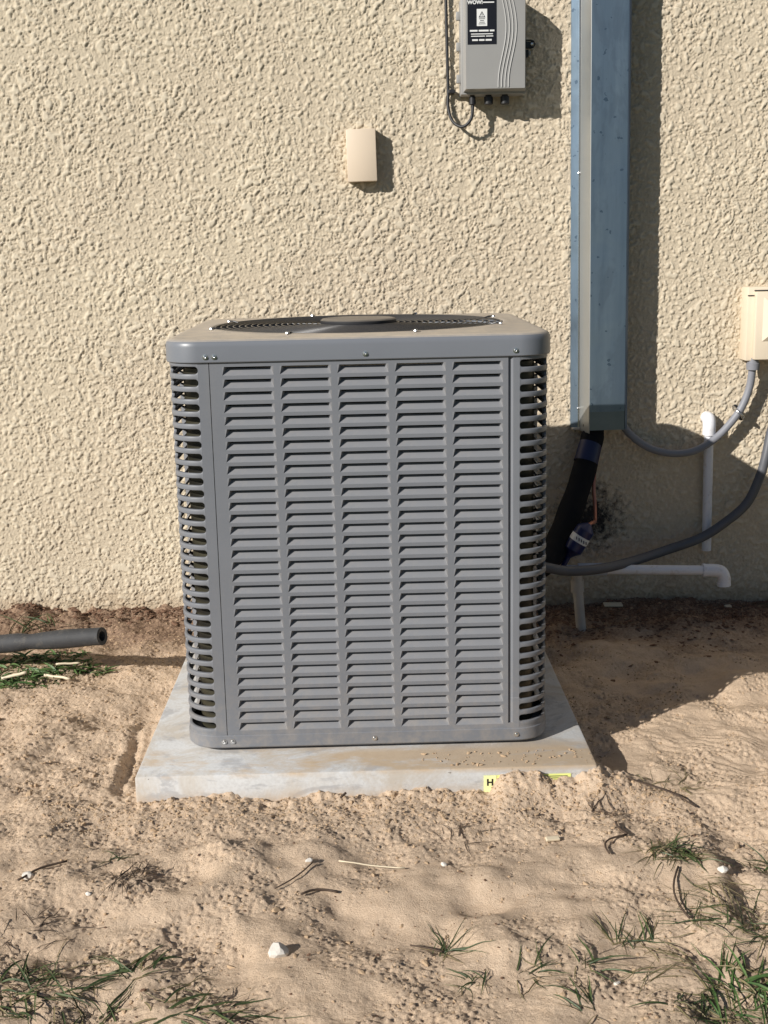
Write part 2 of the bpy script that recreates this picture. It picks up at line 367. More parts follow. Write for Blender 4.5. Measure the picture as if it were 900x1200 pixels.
def ground_z(X, Y):
    X = np.asarray(X, float); Y = np.asarray(Y, float)
    z = np.full(X.shape, -.056) + .0062*samp(g_dune, GD, X, Y) + .0020*samp(g_mid, GD, X, Y)
    rough = .25 + .75*sstep(samp(g_mask, GD, X, Y), -.6, .9)
    rough = np.maximum(rough, np.exp(-((Y+.22)/.10)**2)*(np.abs(X) < .8))                     # loose fill against the pad front
    rough = np.maximum(rough, .75*sstep(-X, .35, .6)*sstep(Y, -.6, -.1))                     # churned left side
    rough = np.maximum(rough, sstep(Y, .75, 1.0))
    smooth = np.exp(-(((X-.12)/.25)**2+((Y+.5)/.17)**2))
    rough = rough*(1-.75*smooth)
    cl = samp(g_clod, GD, X, Y); fi = samp(g_fine, GD, X, Y); lu = samp(g_lump, GD, X, Y)
    br = samp(g_br, GD, X, Y); br2 = samp(g_br2, GD, X*.8+.3, Y*1.25)
    z = z + rough*(.0006*np.maximum(lu, -.3) + .0011*br + .0017*sstep(br+.3*br2, .85, .95) + .0016*sstep(br2, 1.2, 1.3)) + (.00015+.0003*rough)*fi
    pits = sstep(-br-.35*br2, 1.75, 2.0); z = z - pits*.0040*(.25+rough)
    # raked ripples to the right of the pad
    rip = np.sin((X*.45+Y*1.0)*2*math.pi/.027 + 1.6*wavy(X, Y)); z = z + .0016*rip*sstep(X, .52, .68)*np.exp(-((Y+.02)/.36)**2)*(.4+.6*sstep(samp(g_mask, GD, X+1, Y), -.6, .5))
    rip2 = np.sin((X*.9-Y*.9)*2*math.pi/.03 + 1.4*wavy(X, Y)); z = z + .0016*rip2*sstep(-X, .55, .7)*np.exp(-((Y-.15)/.3)**2)
    # foot dents and small mounds
    for (cx, cy, rx, ry, a, h) in ((.18, -.52, .055, .035, .5, -.016), (.05, -.60, .09, .05, -.3, -.012), (-.04, -.50, .05, .07, .7, -.013), (.24, -.44, .10, .04, .3, .012),
                                   (.10, -.46, .10, .05, 0, .012), (-.22, -.36, .12, .07, .2, .014), (.36, -.62, .07, .06, 0, -.010), (-.30, -.52, .10, .05, .5, .010), (-.04, -.72, .12, .06, 0, .009),
                                   (-.46, -.46, .05, .05, 0, .012), (.58, -.46, .02, .16, -.1, .013), (.62, -.47, .02, .15, -.1, -.010), (-.60, -.62, .08, .05, 0, -.010), (.44, -.28, .06, .10, .4, .012),
                                   (-.505, .10, .012, .20, .05, -.013), (-.530, .10, .012, .20, .05, .007), (-.478, .08, .008, .17, .05, -.009), (.20, -.64, .05, .05, 0, .010), (.47, -.09, .018, .06, .35, -.028), (.505, -.02, .05, .07, 0, .012),
                                   (.62, .72, .14, .08, 0, .012), (.95, .9, .2, .08, 0, .02)):
        c, s = math.cos(a), math.sin(a); u = (X-cx)*c+(Y-cy)*s; v = -(X-cx)*s+(Y-cy)*c
        z = z + h*np.exp(-(u/rx)**2-(v/ry)**2)
    # sand banked against the pad front
    H = np.interp(X, mx, mz); e = sstep(np.abs(X), .60, .46)
    d = PADY0 - Y; k = np.where(d > -.03, np.exp(-(np.maximum(d, 0)/.055)**2), 0)*e
    z = z*(1-k) + k*(H + .004*lu*.7 + .0014*fi)
    # debris raised along the wall foot
    z = z + .022*sstep(Y, .95, 1.15)*(1+.35*samp(g_mid, GD, X, Y)*.6)*sstep(-X, -.2, .5) + .010*sstep(Y, .8, 1.12)
    fade = sstep(-np.maximum(np.abs(X)-1.4, np.maximum(-1.3-Y, Y-1.5)), -2., 0.)
    z = -.056 + (z+.056)*fade
    ins = (np.abs(X) < PADX-.012) & (Y > PADY0+.012) & (Y < PADY1-.012)
    return np.where(ins, -.064, z)
gx = axis(-1.22, 1.28, .003, 90); 
ymid = []; y = -1.0
while y < 1.17: ymid.append(y); y += .0024 + .0022*max(0, (y+1)/2.2)
gy0 = axis(0, .1, .0046, 90); gy = np.concatenate([-1.0+gy0[gy0 < 0], ymid, 1.17+gy0[gy0 > .1]-.1])
X, Y = np.meshgrid(gx, gy)
ground = sheet('ground', np.stack([X, Y, ground_z(X, Y)], -1), M['sand']); tag(ground, kind='structure')
ground['label'] = 'light brown loose sandy ground with footprints'
def gz(x, y): return float(ground_z(np.array([x]), np.array([y]))[0])

# ------------------------------------------------------------------ stucco wall
WY = 1.15; WD = .0025
s2 = band(N, WD, .0070, .45, 12); s5 = band(N, WD, .034, .5, 24); s6 = band(N, WD, .019, .45, 25); s4 = low(N, WD, .16, 14)
q1 = broad(N, WD, .0026, .020, 1.0, 21); q2 = broad(N, WD, .0030, .036, 1.3, 22); q3 = broad(N, WD, .0036, .06, 1.5, 23)

wx = axis(-1.10, 1.28, .0026, 9); wz0 = axis(-.08, 1.70, .0026, 4); wz = wz0[(wz0 > -.6) & (wz0 < 3.4)]
X, Z = np.meshgrid(wx, wz)
a4 = samp(s4, WD, X, Z); b1 = samp(q1, WD, X, Z); b2 = samp(q2, WD, X+.37, Z+.21); b3 = samp(q3, WD, X+.11, Z+.5); a2 = samp(s2, WD, X, Z)
reg = .35*a4
c1 = samp(s5, WD, X+.2, Z); c2 = samp(s6, WD, X, Z+.33)
e2 = sstep(c1 + .30*b1 + .22*a4 + .2*b3, 1.16, 1.28); e1 = sstep(c2 + .35*b1, 1.05, 1.17); e3 = sstep(b3 + .2*b1, 1.55, 1.62)
flat = np.clip(e2+e1+e3, 0, 1)
h = flat*.0033 + .0008*e2*e1 + (.0017*np.clip(a2, -1.6, .8) + .0006*b1)*(1-.95*flat)*(.75+.25*np.clip(a4, -1, 1)) + .0004*a4
fade = sstep(-np.maximum(np.abs(X-.1)-1.3, np.maximum(Z-1.8, -.2-Z)), -.6, 0.)
Yw = WY - h*fade
P = np.stack([X, Yw, Z], -1); FL = np.pad(flat*fade, ((0, 1), (1, 1)))
e0 = P[:, :1].copy(); e0[..., 1] = WY+.2; e1 = P[:, -1:].copy(); e1[..., 1] = WY+.2; P = np.concatenate([e0, P, e1], 1)
t0 = P[-1:].copy(); t0[..., 1] = WY+.2; P = np.concatenate([P, t0], 0)
wall = sheet('house_wall', P, M['stucco'], False)
at = wall.data.attributes.new('trowelled', 'FLOAT', 'POINT'); at.data.foreach_set('value', FL.astype(np.float32).ravel())
tag(wall, 'cream rough stucco house wall behind the air conditioner', 'wall')

# ------------------------------------------------------------------ pad
pad = empty('equipment_pad', (0, 0, 0), 'pale grey square pad partly sunk in sand under the air conditioner', 'equipment pad')
MB().box(-PADX-.008, PADX, PADY0, PADY1, -.075, 0, .006).build('slab', M['pad'], pad, 'auto')
lab = MB().box(.2245, .395, PADY0-.0012, PADY0+.001, -.052, -.0165).build('sticker', M['ygreen'], pad)
MB().box(.2245, .249, PADY0-.0020, PADY0-.0013, -.052, -.0165).build('sticker_end', simple('pale_yellow_label', (.82, .82, .42), .5), lab)
o = link('lettering', text_mesh('H', .019, M['ink'], .0006), lab, (.2365, PADY0-.0023, -.031))
for i in range(3):
    MB().box(.33, .388-.01*i, PADY0-.0019, PADY0-.0013, -.0215-.004*i, -.0203-.004*i).build('print_line', M['ink'], lab)

# ------------------------------------------------------------------ air conditioner
W2, D = .368, .70; R = .064
ac = empty('air_conditioner', (0, 0, 0), 'large grey louvered air conditioner condenser standing on the pale pad', 'air conditioner')
def rrect(hw, y0, y1, r, nc=10, close=True):
    pts = []
    for (cx, cy, a0) in ((hw-r, y0+r, -90), (hw-r, y1-r, 0), (-hw+r, y1-r, 90), (-hw+r, y0+r, 180)):
        for k in range(nc+1):
            a = math.radians(a0+90*k/nc); pts.append((cx+r*math.cos(a), cy+r*math.sin(a)))
    return pts
def stack(levels, capb=True, capt=True, nc=10):
    mb = MB(); L = []
    for (off, z) in levels: L.append([(x, y, z) for x, y in rrect(W2+off, -off, D+off, max(.005, R+off), nc)])
    n = len(L[0]); vs = [p for l in L for p in l]; fs = []
    for i in range(len(L)-1):
        for k in range(n): fs.append((i*n+k, i*n+(k+1) % n, (i+1)*n+(k+1) % n, (i+1)*n+k))
    if capb: fs.append(tuple(range(n))[::-1])
    if capt: fs.append(tuple((len(L)-1)*n+k for k in range(n)))
    return mb.add(vs, fs)
ZB, ZT = .036, .789
stack([(-.012, .009), (-.001, .009), (.0015, .012), (.0018, ZB-.001), (.0004, ZB+.0006), (-.02, ZB+.0006)]).build('base_pan', M['paint'], ac, 'auto')
for sx in (-1, 1):
    for yy in (.07, D-.07): MB().box(sx*.3-.03, sx*.3+.03, yy-.03, yy+.03, -.0005, .010).build('rubber_foot', M['black'], ac)

# top cap: rim, rounded shoulder, plate with a round fan opening
FC = (0, D/2); FR = .312; FR = min(FR, D/2-.034)
cap = MB(); lv = [(-.006, ZT-.0005), (.004, ZT-.0005), (.0052, ZT+.001), (.0052, .818), (.0045, .8235), (.0022, .8280), (-.0015, .8308), (-.007, .832), (-.016, .8325)]
L = [[(x, y, z) for x, y in rrect(W2+o_, -o_, D+o_, R+o_, 24)] for o_, z in lv]
n = len(L[0])
def circ(r, z): 
    out = []
    for (x, y, _) in L[-1]:
        a = math.atan2(y-FC[1], x-FC[0]); out.append((FC[0]+r*math.cos(a), FC[1]+r*math.sin(a), z))
    return out
L += [circ(FR+.012, .8345), circ(FR+.004, .8365), circ(FR, .8350), circ(FR-.002, .828), circ(FR-.002, .79)]
# insert extra points on the straight sides so that the opening is round
def densify(Lr):
    out = []
    for k in range(n):
        a, b = Vector(Lr[k]), Vector(Lr[(k+1) % n]); m_ = 16 if (Vector(L[0][k])-Vector(L[0][(k+1) % n])).length > .1 else 1
        for j in range(m_): out.append(tuple(a.lerp(b, j/m_)))
    return out
L2 = [densify(l) for l in L]
for li in range(len(lv), len(L2)):
    ref = L2[len(lv)-1]; r = (FR+.012, FR+.004, FR, FR-.002, FR-.002)[li-len(lv)]; z = L[li][0][2]
    L2[li] = [(FC[0]+r*math.cos(math.atan2(p[1]-FC[1], p[0]-FC[0])), FC[1]+r*math.sin(math.atan2(p[1]-FC[1], p[0]-FC[0])), z) for p in ref]
nn = len(L2[0]); fs = []
for i in range(len(L2)-1):
    for k in range(nn): fs.append((i*nn+k, i*nn+(k+1) % nn, (i+1)*nn+(k+1) % nn, (i+1)*nn+k))
cap.add([p for l in L2 for p in l], fs)
capo = cap.build('top_cap', M['cap'], ac, 'auto')

# fan guard: rings, spokes and motor cover
gh = lambda r: .8345 + .002*(1-(r/FR)**2)
guard = MB().tube([(FC[0]+(FR-.004)*math.cos(a), FC[1]+(FR-.004)*math.sin(a), gh(FR)) for a in [2*math.pi*k/72 for k in range(73)]], .0022, 6, False).build('fan_guard', M['wire'], ac, True)
nr = 17
for i in range(nr):
    r = .088 + (FR-.016-.088)*i/(nr-1)
    MB().tube([(FC[0]+r*math.cos(a), FC[1]+r*math.sin(a), gh(r)) for a in [2*math.pi*k/56 for k in range(57)]], .0013, 6, False).build('guard_ring', M['wire'], guard, True)
for k in range(8):
    a = math.radians(20+45*k); c_, s_ = math.cos(a), math.sin(a)
    MB().tube([(FC[0]+r*c_, FC[1]+r*s_, gh(r)-.0030 if r < FR-.01 else .8378) for r in (.06, .1, .15, .2, .25, .29, FR, FR+.014)], .0019, 6).build('guard_spoke', M['wire'], guard, True)
    MB().lathe([(.0001, .004), (.003, .0036), (.004, .002), (.0045, 0)], 8, (FC[0]+(FR+.012)*c_, FC[1]+(FR+.012)*s_, .8365)).build('screw', M['zinc'], ac)
MB().lathe([(.072, -.012), (.079, -.010), (.0815, -.005), (.082, -.0035), (.082, .001), (.079, .0035), (.074, .0045), (.070, .0038), (.03, .0048), (.0005, .005)], 40, (FC[0], FC[1], gh(.08)+.006)).build('motor_cover', M['cover'], ac, 'auto')
MB().lathe([(.055, 0), (.06, .01), (.06, .10), (.05, .11)], 24, (FC[0], FC[1], .70)).build('fan_motor', M['dark'], ac, 'auto')
fan = MB().lathe([(.03, 0), (.05, .003), (.05, .025), (.03, .03)], 20, (FC[0], FC[1], .70)).build('fan_hub', M['blade'], ac, 'auto')
for k in range(3):
    mb = MB(); vs = []; fs = []
    for i in range(7):
        r = .05 + .235*i/6; wdt = .35 + .42*math.sin(math.pi*(i+1.5)/8.5)
        for j in range(6):
            t = j/5-.5; a = math.radians(40+120*k) + t*wdt*1.6; vs.append((FC[0]+r*math.cos(a), FC[1]+r*math.sin(a), .715+t*.075+.006*math.cos(t*6)))
    for i in range(6):
        for j in range(5): fs.append((i*6+j, i*6+j+1, (i+1)*6+j+1, (i+1)*6+j))
    b = mb.add(vs, fs).build('fan_blade', M['blade'], fan, True); md = b.modifiers.new('t', 'SOLIDIFY'); md.thickness = .0015

# coil behind the louvers, hollow corners
def ringbox(inset, r, z0, z1, thick, nc=12):
    mb = MB(); A = rrect(W2-inset, inset, D-inset, r, nc); B = rrect(W2-inset-thick, inset+thick, D-inset-thick, max(.01, r-thick), nc); n_ = len(A)
    vs = [(x, y, z) for z in (z0, z1) for x, y in A]+[(x, y, z) for z in (z0, z1) for x, y in B]; fs = []
    for k in range(n_):
        k2 = (k+1) % n_; fs += [(k, k2, n_+k2, n_+k), (2*n_+k, 3*n_+k, 3*n_+k2, 2*n_+k2), (n_+k, n_+k2, 3*n_+k2, 3*n_+k), (k, 2*n_+k, 2*n_+k2, k2)]
    return mb.add(vs, fs)
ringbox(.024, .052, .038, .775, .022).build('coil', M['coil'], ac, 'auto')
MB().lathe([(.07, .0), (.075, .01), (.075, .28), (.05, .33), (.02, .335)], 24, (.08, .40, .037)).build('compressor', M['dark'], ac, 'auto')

Z0, PT = .7768, .0239; CX0, CP = -.2558+.0447, .1093; NR, NC = 31, 5
# one pressed louver; its plane is y = 0, the recess runs inwards (+y)
LA, LBm, LT, LBt, LD = .0447, .0487, .0030, -.0137, .0120
def louver_geo():
    a, b, t, bo, d = LA, LBm, LT, LBt, LD; mb = MB()
    for s in (-1, 1):
        mb.add([(s*a, 0, t), (s*b, 0, t), (s*b, 0, bo)], [(0, 1, 2)])                        # flush corner triangle
        mb.add([(s*a, 0, t), (s*b, 0, bo), (s*(a-.0045), d, t-.0038)], [(0, 1, 2)])          # end bevel
    mb.add([(-a+.0045, d, t-.0038), (a-.0045, d, t-.0038), (b, 0, bo), (-b, 0, bo)], [(0, 1, 2, 3)])
    mb.add([(-a+.0045, d, t-.0038), (a-.0045, d, t-.0038), (a-.0045, d+.0012, t-.0038), (-a+.0045, d+.0012, t-.0038)], [(0, 1, 2, 3)])
    mb.add([(-a, 0, t), (a, 0, t), (a, .0016, t-.0002), (-a, .0016, t-.0002)], [(0, 1, 2, 3)])  # turned-in top lip
    return mb
lv_me = louver_geo().mesh('louver', M['paint_lit'])
XL, XR = -.2838, .2845
def panel_geo(groove=True):
    mb = MB(); xs = [XL]
    for c in range(NC): xs += [CX0+c*CP-LBm, CX0+c*CP+LBm]
    xs.append(XR); zs = [ZB+.0005]
    for r in range(NR-1, -1, -1): zs += [Z0-r*PT+LBt, Z0-r*PT+LT]
    zs.append(ZT+.010)
    for j in range(len(zs)-1):
        if j % 2 == 0: mb.add([(xs[0], 0, zs[j]), (xs[-1], 0, zs[j]), (xs[-1], 0, zs[j+1]), (xs[0], 0, zs[j+1])], [(0, 1, 2, 3)])
        else:
            for i in range(0, len(xs)-1, 2): mb.add([(xs[i], 0, zs[j]), (xs[i+1], 0, zs[j]), (xs[i+1], 0, zs[j+1]), (xs[i], 0, zs[j+1])], [(0, 1, 2, 3)])
    zb, zt = zs[0], zs[-1]
    mb.add([(XL, 0, zb), (XL, 0, zt), (XL, .006, zt), (XL, .006, zb)], [(0, 1, 2, 3)])
    # pressed groove along the right edge, closed at both ends
    g0, g1 = Z0+.012, Z0-30*PT-.012; pr = [(XR, 0), (XR+.0022, .0050), (XR+.0045, .0050), (XR+.0095, 0)]
    for (p, q) in zip(pr[:-1], pr[1:]): mb.add([(p[0], p[1], g1), (q[0], q[1], g1), (q[0], q[1], g0), (p[0], p[1], g0)], [(0, 1, 2, 3)])
    for g, e in ((g0, zt), (g1, zb)):
        mb.add([(x, y, g) for x, y in pr], [(0, 1, 2, 3)])
        mb.add([(XR, 0, g), (XR+.0095, 0, g), (XR+.0095, 0, e), (XR, 0, e)], [(0, 1, 2, 3)])
    return mb
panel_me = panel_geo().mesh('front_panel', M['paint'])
fp = link('front_panel', panel_me, ac)
for r in range(NR):
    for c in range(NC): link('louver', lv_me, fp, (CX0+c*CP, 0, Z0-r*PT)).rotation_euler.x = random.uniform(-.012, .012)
allm = MB()
lg = louver_geo()
for r in range(NR):
    for c in range(NC): allm.add([(x+CX0+c*CP, y, z+Z0-r*PT) for x, y, z in lg.v], lg.f)
all_me = allm.mesh('louver_bank', M['paint_lit'])
for (nm, loc, rz, sc) in (('side_panel', (W2, D/2, 0), 90, (D-2*(R+.02))/(2*.2845)), ('side_panel', (-W2, D/2, 0), -90, (D-2*(R+.02))/(2*.2845)), ('back_panel', (0, D, 0), 180, 1)):
    p = link(nm, panel_me, ac, loc); p.rotation_euler.z = math.radians(rz); p.scale.x = sc
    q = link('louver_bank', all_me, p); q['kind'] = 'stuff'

# rounded corner grilles
SX = XR+.0095                                            # 0.294: where the flat meets the corner piece on the right
def corner(side):
    """points along the corner piece, s from the front seam round to the side; returns pos(s), normal(s)"""
    x0 = .2852 if side < 0 else SX
    fl = (W2-R)-x0; arc = R*math.pi/2; sd_ = .0855-R; tot = fl+arc+sd_
    def pos(s):
        if s <= fl: return (x0+s, 0, 0, -1)
        if s <= fl+arc:
            a = (s-fl)/R; return (W2-R+R*math.sin(a), R-R*math.cos(a), math.sin(a), -math.cos(a))
        return (W2, R+(s-fl-arc), 1, 0)
    return pos, fl, arc, tot
HP = PT/2; SH = .0068; RE = .0068
def slat_geo(side, half=1):
    pos, fl, arc, tot = corner(side); s0 = .0205 if side < 0 else .0125; s1 = tot-.015
    n_ = 34; ss = [s0 + RE*(1-math.cos(math.pi/2*k/5)) for k in range(5)] + [s0+RE+(s1-s0-2*RE)*k/(n_-10) for k in range(n_-10+1)] + [s1-RE*(1-math.cos(math.pi/2*k/5)) for k in range(4, -1, -1)]
    vs = []; fs = []
    for s in ss:
        e = min(s-s0, s1-s); t = max(0, min(1, (RE-e)/RE)); gap = SH*math.sqrt(max(0, 1-t*t)); h = max(HP-gap, .0005)
        x, y, nx, ny = pos(s)
        k = 1 if gap > .002 else 0.2
        prof = [(-.0055*k, h-.0002), (-.0016*k, h), (-.0003, h-.0009), (.0001, h-.0022), (.0001, -h+.0022), (-.0003, -h+.0009), (-.0016*k, -h), (-.0055*k, -h+.0002)]
        if h < .003: prof = [(a, max(-h, min(h, b))) for a, b in prof]
        for a, b in prof: vs.append(((x+nx*a)*1, y+ny*a, b))
    for i in range(len(ss)-1):
        for j in range(7): fs.append((i*8+j, (i+1)*8+j, (i+1)*8+j+1, i*8+j+1))
    if side < 0: vs = [(-a, b, c) for a, b, c in vs]
    return MB().add(vs, fs)
def frame_geo(side):
    pos, fl, arc, tot = corner(side); s0 = .0205 if side < 0 else .0125; s1 = tot-.015; mb = MB()
    zt = ZT+.010; zb = ZB+.0005; zc = Z0-.0028
    zt1 = zc+HP+.0040; zb1 = zc-30*PT-HP-.0040
    def strip(sa, sb, z0, z1, n_):
        vs = []; fs = []
        for k in range(n_+1):
            x, y, nx, ny = pos(sa+(sb-sa)*k/n_); vs += [(x, y, z0), (x, y, z1)]
        for k in range(n_): fs.append((2*k, 2*k+2, 2*k+3, 2*k+1))
        mb.add(vs, fs)
    strip(0, s0+.00005, zb, zt, 3); strip(s1-.00005, tot, zb, zt, 3); strip(s0, s1, zt1, zt, 20); strip(s0, s1, zb, zb1, 20)
    x, y, nx, ny = pos(0); mb.add([(x, y, zb), (x, y, zt), (x, y+.006, zt), (x, y+.006, zb)], [(0, 1, 2, 3)])
    if side < 0: mb.v = [(-a, b, c) for a, b, c in mb.v]
    return mb
for side in (-1, 1):
    fm = frame_geo(side).mesh('corner_grille', M['paint'], 'auto'); sm = slat_geo(side).mesh('slat', M['paint'], 'auto')
    for back in (0, 1):
        g = link('corner_grille', fm, ac)
        if back: g.location = (0, D, 0); g.rotation_euler.z = math.pi
        for k in range(NR+1): link('slat', sm, g, (0, 0, Z0-.0028+HP-k*PT))

def screw(x, z, y, parent=ac, r=.0044):
    o_ = MB().lathe([(r*1.25, 0), (r*1.25, .0008), (r*.8, .0010), (r*.72, .0034), (r*.3, .0038), (.0001, .0030)], 10, (0, 0, 0), 'Y').build('screw', M['zinc'], parent, 'auto', (x, y, z)); return o_
for x in (-.2900, -.2733, .0127, .298): screw(x, .7993, -.0052)
for x in (-.2909, -.2737, .0134, .3012): screw(x, .0235, -.0018)

# ------------------------------------------------------------------ metal line set duct on the wall
duct = empty('line_set_duct', (.596, WY, .48), 'tall blue grey sheet metal duct cover fixed upright on the wall', 'duct cover'); duct.rotation_euler.y = math.radians(-.52)
H = 2.2
def prism(pts, z0, z1, caps=True):
    n_ = len(pts); mb = MB(); mb.add([(x, y, z) for z in (z0, z1) for x, y in pts], [(k, (k+1) % n_, n_+(k+1) % n_, n_+k) for k in range(n_)] + ([tuple(range(n_))[::-1], tuple(range(n_, 2*n_))] if caps else []))
    return mb
prism([(0, .004), (0, -.010), (.0185, -.016), (.0185, .004)], 0, H).build('back_flange', M['duct'], duct, False)
prism([(.0185, -.012), (.0185, -.022), (.0215, -.022), (.0215, -.012)], -.002, H).build('lip_seam', M['zinc'], duct)
prism([(.0215, 0), (.0218, -.018), (.0372, -.086), (.0385, -.0895), (.0400, -.0900), (.0400, 0)], -.008, H).build('side_wall', simple('duct_side_sunlit', (.40, .41, .40), .4, .7, .1, 8), duct)  # duct sheet in a paler tone, standing for sun and reflected wall
prism([(.0400, 0), (.0400, -.0903), (.137, -.0903), (.1375, -.0898), (.1375, 0)], .052, H).build('front_cover', M['duct'], duct)
prism([(.0400, -.002), (.0400, -.0895), (.1372, -.0895), (.1372, -.002)], 0, .0518).build('end_sleeve', M['duct_low'], duct)
prism([(.1378, 0), (.1378, -.089), (.1395, -.0895), (.146, -.084), (.1485, -.070), (.1485, 0)], .001, H).build('right_edge', simple('duct_edge_metal', (.07, .10, .145), .35, .7, .1, 8), duct)
for z in (.055, .70): MB().lathe([(.004, 0), (.004, .002), (.002, .003), (.0002, .003)], 8, (.0200, -.022, z), 'Y').build('rivet', M['zinc'], duct)
MB().box(.002, .03, -.03, .0, -.006, -.0005, .001).build('caulk_bead', M['caulk'], duct)

# ------------------------------------------------------------------ grey service box
box = empty('service_box', (.372, WY, 1.50), 'grey plastic service box with black printed label beside the duct', 'utility box')
bx0, bx1, bz0, bz1 = -.0865, .0855, -.1145, .128
MB().box(bx0, bx1, -.062, .004, bz0, bz1, .003).build('back_shell', M['box_grey'], box, 'auto')
def frust(x0, x1, z0, z1, ya, yb, ins):
    vs = [(x0, ya, z0), (x1, ya, z0), (x1, ya, z1), (x0, ya, z1), (x0+ins, yb, z0+ins), (x1-ins, yb, z0+ins), (x1-ins, yb, z1-ins), (x0+ins, yb, z1-ins)]
    return MB().add(vs, [(0, 1, 2, 3), (4, 5, 6, 7), (0, 1, 5, 4), (1, 2, 6, 5), (2, 3, 7, 6), (3, 0, 4, 7)])
door = frust(bx0+.006, bx1-.001, bz0+.006, bz1-.004, -.0622, -.092, .005).build('door', M['box_grey'], box)
def wave(x, k): return x + .0105*math.sin((k-.1)*math.pi*1.55+.5)
for i, xo in enumerate((.020, .029, .038, .047)):
    pts = [(wave(xo, k/14), -.0918, bz1-.010-(bz1-bz0-.024)*k/14) for k in range(15)]
    mb = MB(); vs = []; fs = []
    for p in pts: vs += [(p[0]-.0022, p[1], p[2]), (p[0], p[1]-.0024, p[2]), (p[0]+.0022, p[1], p[2])]
    for k in range(14): fs += [(3*k, 3*k+1, 3*k+4, 3*k+3), (3*k+1, 3*k+2, 3*k+5, 3*k+4)]
    mb.add(vs, fs).build('door_rib', M['box_line'], door)
LX0, LX1, LZ0, LZ1 = -.071, .0045, .007, .123
lbl = MB().box(LX0, LX1, -.0930, -.0921, LZ0, LZ1).build('label_sheet', M['ink'], door)
cx = (LX0+LX1)/2
link('lettering', text_mesh('WOW!', .0125, M['white'], .0005), lbl, (LX0+.020, -.0935, .110))
MB().box(cx+.003, LX1-.006, -.0936, -.0931, .1085, .1115).build('print_line', M['white'], lbl)
ws = MB().box(cx-.0135, cx+.0135, -.0936, -.0931, .052, .094).build('warning_label', M['white'], lbl)
def tri(cx_, cz_, s_): return [(cx_-s_, cz_-s_*.8), (cx_+s_, cz_-s_*.8), (cx_, cz_+s_*.95)]
A, B = tri(cx, .0800, .0088), tri(cx, .0798, .0058)
MB().add([(x, -.0939, z) for x, z in A+B], [(0, 1, 4, 3), (1, 2, 5, 4), (2, 0, 3, 5)]).build('warning_triangle', M['ink'], ws)
link('lettering', text_mesh('!', .0075, M['ink'], .0003), ws, (cx, -.0939, .0793))
for i, wd in enumerate((.008, .005, .007, .009)): MB().box(cx-wd, cx+wd, -.0940, -.0937, .0690-.0042*i, .0704-.0042*i).build('print_line', M['ink'], ws)
for z, hh, segs in ((.0405, .0042, ((.006, .026), (.029, .055), (.058, .070))), (.0325, .0022, ((.009, .066),)), (.0270, .0022, ((.009, .045), (.048, .067))), (.0175, .0042, ((.012, .027), (.030, .044), (.047, .063)))):
    for a, b in segs: MB().box(LX0+a, LX0+b, -.0936, -.0931, z-hh/2, z+hh/2).build('print_line', M['white'], lbl)
for z in (.085, .008, -.073): MB().box(bx0-.011, bx0+.001, -.052, -.040, z-.011, z+.011, .002).build('hinge', M['box_grey'], box, 'auto')
lt = MB()
for (dx, dz, rr) in ((.003, .0, .0095),):
    pts = [(bx1, -.060, .0195), (bx1+.014, -.060, .0195), (bx1+.021, -.060, .017), (bx1+.0245, -.060, .010), (bx1+.021, -.060, .003), (bx1+.014, -.060, .0005), (bx1, -.060, .0005)]
    lt.tube(pts, .0022, 6)
lt.box(bx1, bx1+.019, -.058, -.050, .003, .017)
lt.build('latch', M['dark'], box)
MB().lathe([(.004, 0), (.004, .003), (.002, .004), (.0003, .004)], 8, (bx1+.016, -.060, .010), 'Y').build('latch_screw', M['zinc'], box)
MB().box(bx1+.003, bx1+.014, -.058, -.046, -.018, -.006, .002).build('lock_tab', M['box_grey'], box, 'auto')
MB().box(bx1, bx1+.008, -.058, -.044, -.022, -.003).build('lock_block', M['dark'], box)
for xo, r_ in ((-.055, .009), (-.012, .012), (.032, .012)):
    MB().lathe([(r_*.8, -.026), (r_, -.024), (r_, -.006), (r_*.7, -.004), (r_*.7, 0)], 12, (xo, -.045, bz0+.001)).build('cable_gland', M['black'], box, 'auto')
cb = empty('black_cable', (.2506, 1.13, 1.37), 'thin black cable hanging on the wall left of the grey box', 'cable')
def rel(o_, pts): L_ = o_.location; return [tuple(Vector(p)-Vector(L_)) for p in pts]
MB().tube(spline(rel(cb, [(.247, 1.138, 2.2), (.2495, 1.138, 1.80), (.2506, 1.138, 1.63), (.2535, 1.138, 1.46), (.2545, 1.138, 1.398), (.2535, 1.135, 1.36), (.2650, 1.125, 1.322), (.2905, 1.11, 1.306), (.3130, 1.103, 1.325), (.3180, 1.104, 1.362), (.3175, 1.105, 1.375)]), 8), .0042, 8).build('cable_run', M['black'], cb, True)
MB().box(.004, .022, -.006, .02, .024, .034, .002).build('cable_clip', M['black'], cb)

# ------------------------------------------------------------------ small beige cover
cv = empty('blank_cover', (.0175, WY, 1.2375), 'small plain beige rectangular cover box on the wall above the air conditioner', 'cover box'); cv.rotation_euler.y = math.radians(-1.0)
MB().box(-.0405, .0395, -.0400, .004, -.0685, .0685, .0022).build('cover_body', M['beige'], cv, 'auto')

